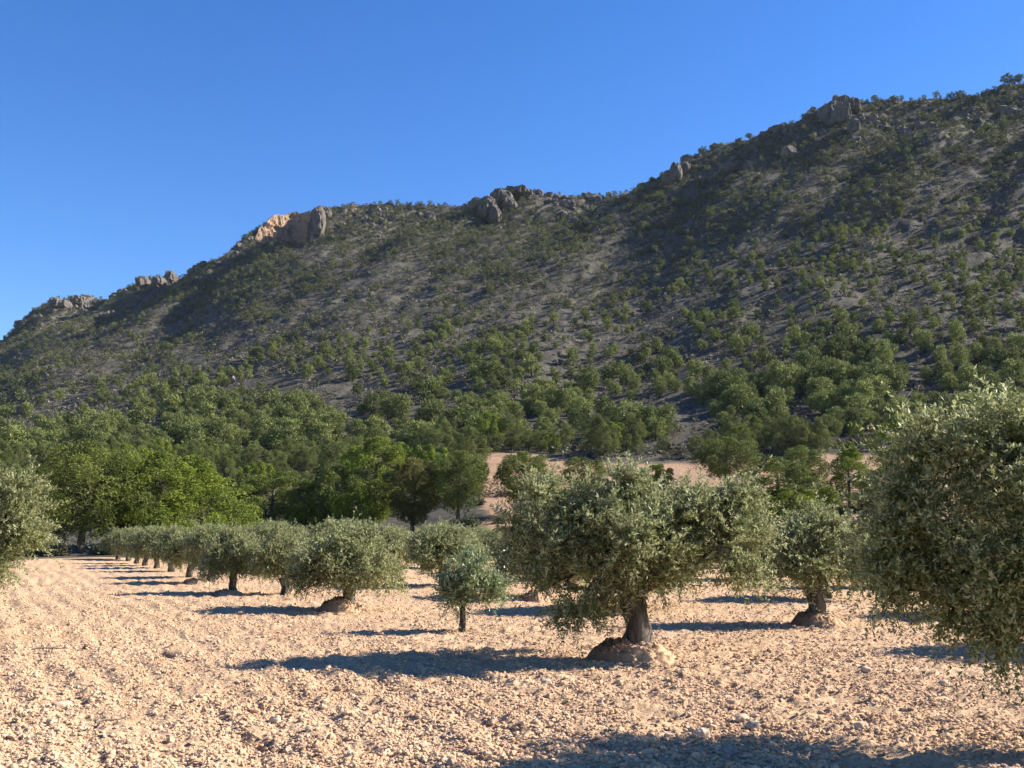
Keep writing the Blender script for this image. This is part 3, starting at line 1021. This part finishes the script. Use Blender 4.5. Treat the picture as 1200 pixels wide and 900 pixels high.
HERO = [  # kind, px, foot py, top py, crown width px, label
    ("dark", 98, 648, 520, 128, "largest dark pine at the left end of the grove, trunk in deep shade"),
    ("round", 48, 646, 548, 62, "smaller pine tucked left of the largest dark pine"),
    ("tall", 138, 644, 530, 80, "tall pine touching the right side of the largest dark pine"),
    ("tall", 180, 643, 527, 92, "bright tall pine left of the cone shaped pine"),
    ("cone", 234, 640, 534, 110, "broad bright cone shaped pine behind the left olive row"),
    ("low", 272, 636, 585, 50, "low bright pine at the right foot of the cone shaped pine"),
    ("round", 320, 622, 553, 84, "round mid green pine standing alone between the cone pine and the dark pines"),
    ("round", 392, 624, 545, 76, "very dark round pine at the left of the central pine group"),
    ("low", 412, 628, 578, 50, "small bright pine in front of the central pine group"),
    ("tall", 438, 622, 511, 80, "tallest bright pine of the central group"),
    ("yellow", 485, 622, 536, 66, "yellowish pine in the middle of the central group"),
    ("flat", 538, 616, 528, 68, "dark spreading pine at the right end of the central group"),
    ("low", 360, 628, 590, 44, "low pine between the round pine and the central group"),
    ("flat", 612, 606, 529, 66, "bushy pine on the bare slope behind the big olive's left top"),
    ("round", 686, 578, 536, 46, "small dull pine on the bare slope above the big olive"),
    ("low", 771, 574, 544, 36, "bright round little pine on the bare slope above the big olive"),
    ("flat", 852, 572, 512, 78, "broad pine at the right of the big olive's top"),
    ("round", 912, 606, 534, 80, "dense rounded pine in front of the umbrella shaped pine"),
    ("flat", 941, 590, 522, 58, "umbrella shaped bright pine above the round olive"),
    ("cone", 994, 594, 519, 60, "lone cone shaped pine on the red soil right of the umbrella pine"),
    ("low", 968, 606, 570, 34, "little bright pine on the red soil before the cone shaped one"),
    ("tall", 1066, 580, 484, 78, "tall bright pine beside the top left of the near right olive"),
    ("low", 925, 612, 572, 66, "low wide pine scrub right under the rounded pine"),
    ("round", 1040, 600, 545, 50, "dark pine half hidden by the near right olive"),
]
for k, px, pf, pt, wp, lab in HERO:
    # foot on the ground where the photograph shows it
    col, Y, p = hit(px, pf)
    Y = max(Y, 77.0 if px < 300 else 74.0)
    _, et = ray(px, pt)
    zt = CAM_H + float(et) * Y
    h = zt - hpos(col, Y)[2]
    pine(k, col, Y, h, wp, lab, "pines on the near edge of the wood")

# belt of pines at the foot of the mountain
rg = np.random.default_rng(42)


def tree_density(col, py):
    dl = np.interp(col, [-300, 0, 200, 400, 600, 800, 1000, 1200, 1500], [530, 522, 515, 510, 500, 485, 455, 440, 435])
    cl = vnoise(col / 45, py / 22, 4.0)
    above = np.maximum(dl - py, 0)
    d = .6 * np.exp(-above / 45.0) * (.8 + 1.9 * cl) + (.15 + .34 * sstep(400, 270, py - .05 * (600 - col))) * (1 + 1.4 * vnoise(col / 60, py / 30, 9.0))
    return np.clip(d, 0.02, 1)


def project(col, Y, z):
    e = (z - CAM_H) / Y
    return 450 - F * (e * math.cos(PITCH) - math.sin(PITCH)) / (math.cos(PITCH) + e * math.sin(PITCH)), None


NC = 110000
cY = np.sqrt(rg.uniform(88 ** 2, 1010 ** 2, NC))
cC = rg.uniform(-330, 1530, NC)
cZ = height(cC, cY, False)
cP = project(cC, cY, cZ)[0]
Yr_ = np.interp(cC, YR[:, 0], YR[:, 1])
ok = (cY < Yr_ * 1.01) & (rg.uniform(0, 1, NC) < tree_density(cC, cP) * 1.0)
ok &= bare_mask(cC, cY) < .05
ok &= ~((cC > 560) & (cY < 190)) | (cC > 1080) & (cY > 150)
ok &= cY > np.where(cC < 300, 130, 132)
cC, cY, cZ, cP = cC[ok], cY[ok], cZ[ok], cP[ok]
order = np.argsort(cY)
grid = {}
sel = []
for q in order:
    x, y = (cC[q] - 600) / F * cY[q], cY[q]
    dl = np.interp(cC[q], [0, 400, 800, 1200], [492, 462, 428, 385])
    rad = (3.9 if y < 330 else 3.5) * rg.uniform(.7, 1.3)
    gx, gy = int(x // 4), int(y // 4)
    bad = False
    for aa in (-1, 0, 1):
        for bb in (-1, 0, 1):
            for (u, v, r2) in grid.get((gx + aa, gy + bb), ()):
                if (u - x) ** 2 + (v - y) ** 2 < ((rad + r2) / 2) ** 2:
                    bad = True
    if bad or any((u - x) ** 2 + (v - y) ** 2 < (r2 * .8) ** 2 for u, v, r2 in PINES[:26]):
        continue
    grid.setdefault((gx, gy), []).append((x, y, rad))
    sel.append(q)
sel = np.array(sel)


def tree_size(q):
    py = cP[q]
    dl = np.interp(cC[q], [0, 400, 800, 1200], [492, 462, 428, 385])
    f = np.clip((py - (dl - 60)) / 110, 0, 1)
    return (2.7 + 2.1 * f) * min(1.6, math.exp(rg.normal(-.06, .33)))


NEAR = sel[(cC[sel] > -60) & (cC[sel] < 1260)][:272]
nearset = set(NEAR.tolist())
PK = ["wood_round", "wood_tall", "wood_cone", "wood_round", "wood_flat", "low"]
for q in NEAR:
    h = tree_size(q)
    k = PK[rg.integers(0, 6)]
    c = cC[q]
    wd = F / cY[q] * h * rg.uniform(.58, .85)
    if c < 300:
        lab, grp = "green pine of the dense wood behind the large pines at left", "pines of the left wood"
    elif c < 600:
        lab, grp = "green pine of the dense wood rising behind the central pine group", "pines of the central wood"
    else:
        lab, grp = "green pine of the wood above the bare red slope", "pines above the bare slope"
    pine(k, c, cY[q], h, wd, lab, grp)


def far_proto(seed, n_l, n_q, size):
    rg = np.random.default_rng(seed)
    q, d, o_ = [], [], []
    for k in range(n_l):
        u = (k + .5) / n_l
        hz = .18 + .76 * u
        prof = math.sqrt(max(.05, 1 - ((hz - .52) / .5) ** 2))
        a = k * 2.4 + rg.normal(0, .4)
        c = np.array([math.cos(a), math.sin(a), 0]) * .40 * prof * rg.uniform(.4, 1) + np.array([0, 0, hz])
        dv = unit(rg.normal(size=(n_q, 3)) + np.array([0, 0, .4]))
        lr = rg.uniform(.13, .2)
        q.append(c + dv * lr * rg.uniform(.5, 1, (n_q, 1)) * np.array([1, 1, .75]))
        d.append(unit(dv * .35 + rg.normal(size=dv.shape) * .7 + np.array([0, 0, .35])))
        o_.append(dv)
    q, d = np.concatenate(q), np.concatenate(d)
    nrm = unit(rg.normal(size=q.shape) * .5 + np.concatenate(o_))
    s = unit(np.cross(d, nrm))
    L = size * rg.uniform(.7, 1.3, (len(q), 1))
    m = q + d * L * .5
    return np.stack([q, m + s * L * .17, q + d * L, m - s * L * .17], 1)


def scatter_mass(name, label, cat, X, Y, Z, H, Wd, protos_, mat, tint, stem=True):
    g = Geo()
    n = len(X)
    which = rg.integers(0, len(protos_), n)
    for k, pr in enumerate(protos_):
        idx = np.nonzero(which == k)[0]
        if not len(idx):
            continue
        th = rg.uniform(0, 6.28, len(idx))
        c, s = np.cos(th)[:, None, None], np.sin(th)[:, None, None]
        x = pr[None, ..., 0] * c - pr[None, ..., 1] * s
        y = pr[None, ..., 0] * s + pr[None, ..., 1] * c
        V = np.stack([x * Wd[idx, None, None] + X[idx, None, None], y * Wd[idx, None, None] + Y[idx, None, None], pr[None, ..., 2] * H[idx, None, None] + Z[idx, None, None]], -1)
        f = np.arange(V.shape[0] * V.shape[1] * 4).reshape(-1, 4)
        r = np.clip(np.repeat(tint[idx], len(pr)) * .6 + rg.uniform(0, .4, len(f)), 0, 1)
        g.add(V.reshape(-1, 3), f, r)
    if stem:
        w_ = .05 * H
        for ax in ((1, 0), (0, 1)):
            V = np.stack([np.stack([X - w_ * ax[0], Y - w_ * ax[1], Z - .3], -1), np.stack([X + w_ * ax[0], Y + w_ * ax[1], Z - .3], -1),
                          np.stack([X + w_ * .4 * ax[0], Y + w_ * .4 * ax[1], Z + .5 * H], -1), np.stack([X - w_ * .4 * ax[0], Y - w_ * .4 * ax[1], Z + .5 * H], -1)], 1)
            g.add(V.reshape(-1, 3), np.arange(n * 4).reshape(-1, 4), 0.0)
    return tag(g.build(name, mat), label, cat, kind="stuff")


rest = np.array([q for q in sel if q not in nearset])
hs = np.array([tree_size(q) for q in rest])
X_, Y_, Z_ = (cC[rest] - 600) / F * cY[rest], cY[rest], cZ[rest] - .15
dense = cY[rest] < 430
nearw = cY[rest] < 290
P0 = [far_proto(400 + k, 18, 110, .095) for k in range(6)]
P1 = [far_proto(100 + k, 14, 56, .14) for k in range(6)]
P2 = [far_proto(200 + k, 8, 24, .22) for k in range(6)]
wdt = hs * rg.uniform(.8, 1.2, len(hs))
tn = rg.uniform(0, 1, len(hs))
scatter_mass("pine_wood", "pines of the wood behind the first trees, at the foot of the mountain", "pine wood", X_[nearw], Y_[nearw], Z_[nearw], hs[nearw], wdt[nearw], P0, M_FAR, tn[nearw])
d2_ = dense & ~nearw
scatter_mass("pine_wood", "pines thinning out over the lower mountain slope", "pine wood", X_[d2_], Y_[d2_], Z_[d2_], hs[d2_], wdt[d2_], P1, M_FAR, tn[d2_])
scatter_mass("hillside_bushes", "small pines and bushes scattered over the upper mountain slope", "bushes", X_[~dense], Y_[~dense], Z_[~dense], hs[~dense], wdt[~dense] * 1.1, P2, M_HIGH, tn[~dense] * .8)

# low scrub over the whole slope
n = 150000
sY = np.sqrt(rg.uniform(120 ** 2, 1000 ** 2, n))
sC = rg.uniform(-330, 1530, n)
ok = (sY < np.interp(sC, YR[:, 0], YR[:, 1]) * 1.02) & (bare_mask(sC, sY) < .05) & (vnoise(sC / 20, sY / 9, 6.0) + .75 > rg.uniform(0, 1, n)) & ((sY > 188) | (sC < 560))
sC, sY = sC[ok], sY[ok]
sZ = height(sC, sY, False) - .1
hh = .5 + 1.5 * rg.uniform(0, 1, len(sC)) ** 2
P3 = [far_proto(300 + k, 3, 5, .55) for k in range(5)]
scatter_mass("scrub", "grey brown low scrub covering the mountain slope", "scrub", (sC - 600) / F * sY, sY, sZ, hh, hh * rg.uniform(1.2, 2.0, len(hh)), P3, M_SCRUB, rg.uniform(0, 1, len(hh)), stem=False)

# lone trees standing against the sky
for px, h, k, lab in (
    (587, 5.0, "flat", "tiny flat topped pine on the crest above the middle crag"),
    (878, 4.5, "flat", "tiny dark pine alone on the skyline left of the right summit knob"),
    (713, 3.6, "round", "tiny pine on the saddle right of the middle crag"),
    (764, 3.2, "round", "tiny pine on the skyline above the dark crag"),
    (821, 3.4, "low", "tiny bush on the skyline right of the dark crag"),
    (834, 3.2, "low", "tiny bush next right along the skyline from the dark crag"),
    (953, 4.2, "flat", "tiny pine at the left foot of the right summit knob"),
    (1025, 4.2, "round", "tiny pine on the skyline just right of the summit knob"),
    (1046, 3.8, "low", "tiny bush second right of the summit knob on the skyline"),
    (1126, 5.0, "round", "dark round pine on the skyline near the right end of the ridge"),
    (1181, 6.5, "round", "dark pine leaning into the sky at the top right of the ridge"),
    (1194, 6.0, "flat", "dark pine at the very right end of the skyline"),
):
    a_, e_ = ray(px, np.interp(px, SKY[:, 0], SKY[:, 1]))
    col = 600 + F * float(a_)
    Y0 = np.interp(col, YR[:, 0], YR[:, 1])
    ys = Y0 * np.linspace(.9, 1.06, 120)
    zz = height(np.full(120, col), ys, False)
    Y = ys[np.argmax((zz - CAM_H) / ys)]
    pine(k, col, float(Y), h, F / Y * h * 1.0, lab, "lone trees on the skyline")

# ---------------------------------------------------------------- shrubs and small things
def shrub_mesh(seed, n=900):
    rg = np.random.default_rng(seed)
    g = Geo()
    st = Geo()
    cl = unit(rg.normal(size=(22, 3)) * np.array([1, 1, .7]) + np.array([0, 0, .5])) * rg.uniform(.4, 1, (22, 1)) * np.array([.5, .5, .75])
    cl[:, 2] = np.abs(cl[:, 2]) + .08
    for c in cl:
        tube(st, bend([0, 0, 0], c, 4, .1, rg), [.025, .018, .012, .006], 4)
    o = np.repeat(cl, n // 22, 0) + rg.normal(0, .1, (len(cl) * (n // 22), 3))
    o[:, 2] = np.maximum(o[:, 2], .03)
    d = unit(rg.normal(size=o.shape) + np.array([0, 0, .6]))
    kites(g, o, d, unit(rg.normal(size=o.shape) + np.array([0, 0, .5])), rg.uniform(.08, .18, len(o)), rg.uniform(.02, .04, len(o)), rg.uniform(0, 1, len(o)))
    return g, st


sg, ss = shrub_mesh(1, 1500)
sroot = thing("shrub", (0, 0, 0))
ss.build("stem", M_DEAD, sroot)
sg.build("foliage", M_SHRUB, sroot)
first = True
for (px, py, h, wdm, lab) in (
    (30, 652, 1.3, 2.6, "dull shrub at the field edge left of the largest dark pine"),
    (60, 652, 1.0, 2.4, "dull low shrub under the left side of the largest dark pine"),
    (128, 650, 1.1, 2.6, "dull low shrub at the foot of the tall pine by the left row"),
    (950, 598, 1.6, 3.2, "dull grey shrub before the umbrella shaped pine"),
    (985, 606, 1.2, 2.6, "grey shrub at the foot of the lone cone shaped pine"),
    (1010, 600, 1.3, 3.0, "grey shrub between the lone cone pine and the near right olive"),
    (548, 622, 1.4, 2.6, "brownish shrub under the dark spreading pine"),
    (585, 614, .7, 1.2, "small green shrub at the lower edge of the bare red slope"),
    (562, 592, .8, 1.2, "small green shrub beside the bare red slope's left edge"),
    (735, 530, 1.4, 4.2, "grey brush along the top edge of the bare slope at its middle"),
    (775, 529, 1.3, 4.0, "grey brush along the top edge of the bare slope, right of the middle one"),
    (700, 533, 1.3, 3.6, "grey brush along the top edge of the bare slope, left of the middle one"),
    (815, 527, 1.4, 4.0, "grey brush along the top edge of the bare slope by the broad pine"),
):
    col, Y, p = hit(px, py)
    rz = rg.uniform(0, 6.28)
    sc = (wdm / 1.1, wdm / 1.1, h / .8)
    if first:
        first = False
        o = sroot
        o.location, o.rotation_euler, o.scale = p, (0, 0, rz), sc
    else:
        o = copy_tree(sroot, p, rz, sc)
    tag(o, lab, "shrub", "shrubs at the edges of the fields")


def brush_heap(px, py, L, h, label, seed, rz):
    rg = np.random.default_rng(seed)
    g = Geo()
    for k in range(90):
        a = np.array([rg.uniform(-L, L), rg.normal(0, .4), rg.uniform(0, h)])
        d = unit(np.array([rg.normal(0, 1), rg.normal(0, .5), rg.normal(0, .35)]))
        b = a + d * rg.uniform(.6, 1.8)
        a[2], b[2] = max(a[2], .02), max(b[2], .02)
        tube(g, bend(a, b, 4, .12, rg), np.array([.05, .045, .03, .015]) * rg.uniform(.6, 1.6), 5)
    o = g.build("brush_heap", M_DEAD)
    col, Y, p = hit(px, py)
    o.location, o.rotation_euler = p, (0, 0, rz)
    tag(o, label, "brush heap", "heaps of cut branches")


brush_heap(583, 582, 2.2, .7, "dark heap of cut branches on the bare slope by the bushy pine", 3, -.5)
brush_heap(800, 530, 3.0, .9, "grey heap of cut branches along the top of the bare slope", 4, .05)


def stick(px, py, L, rz, label, seed):
    rg = np.random.default_rng(seed)
    g = Geo()
    tube(g, bend([-L / 2, 0, .05], [L / 2, 0, .07], 7, .08, rg), np.linspace(.014, .006, 7), 5)
    tube(g, bend([0, 0, .06], [L * .3, .12, .1], 4, .1, rg), [.008, .007, .005, .003], 4)
    o = g.build("dry_stick", M_DEAD)
    col, Y, p = hit(px, py)
    o.location, o.rotation_euler = (p[0], p[1], p[2] + .03), (0, 0, rz)
    tag(o, label, "stick", "dry sticks on the field")


stick(57, 768, .55, .05, "thin dry stick on the soil at the left", 1)
stick(130, 860, .35, .9, "short dry twig on the lower left soil", 2)

# ---------------------------------------------------------------- the air
hz = bpy.data.materials.new("air")
hz.use_nodes = True
ht = hz.node_tree
ht.nodes.remove(ht.nodes["Principled BSDF"])
pv = ht.nodes.new("ShaderNodeVolumePrincipled")
pv.inputs["Color"].default_value = (.72, .82, 1.0, 1)
pv.inputs["Density"].default_value = 0.000025
ht.links.new(pv.outputs[0], ht.nodes["Material Output"].inputs["Volume"])
hg = Geo()
x0, x1, y0, y1, z0, z1 = -5000, 5000, -200, 2300, -1300, 420
hg.add([(x0, y0, z0), (x1, y0, z0), (x1, y1, z0), (x0, y1, z0), (x0, y0, z1), (x1, y0, z1), (x1, y1, z1), (x0, y1, z1)],
       [(0, 3, 2, 1), (4, 5, 6, 7), (0, 1, 5, 4), (1, 2, 6, 5), (2, 3, 7, 6), (3, 0, 4, 7)])
hz_o = hg.build("haze", hz)
hz_o["kind"] = "stuff"
hz_o["label"], hz_o["category"] = "thin clear air veiling the mountain", "haze"
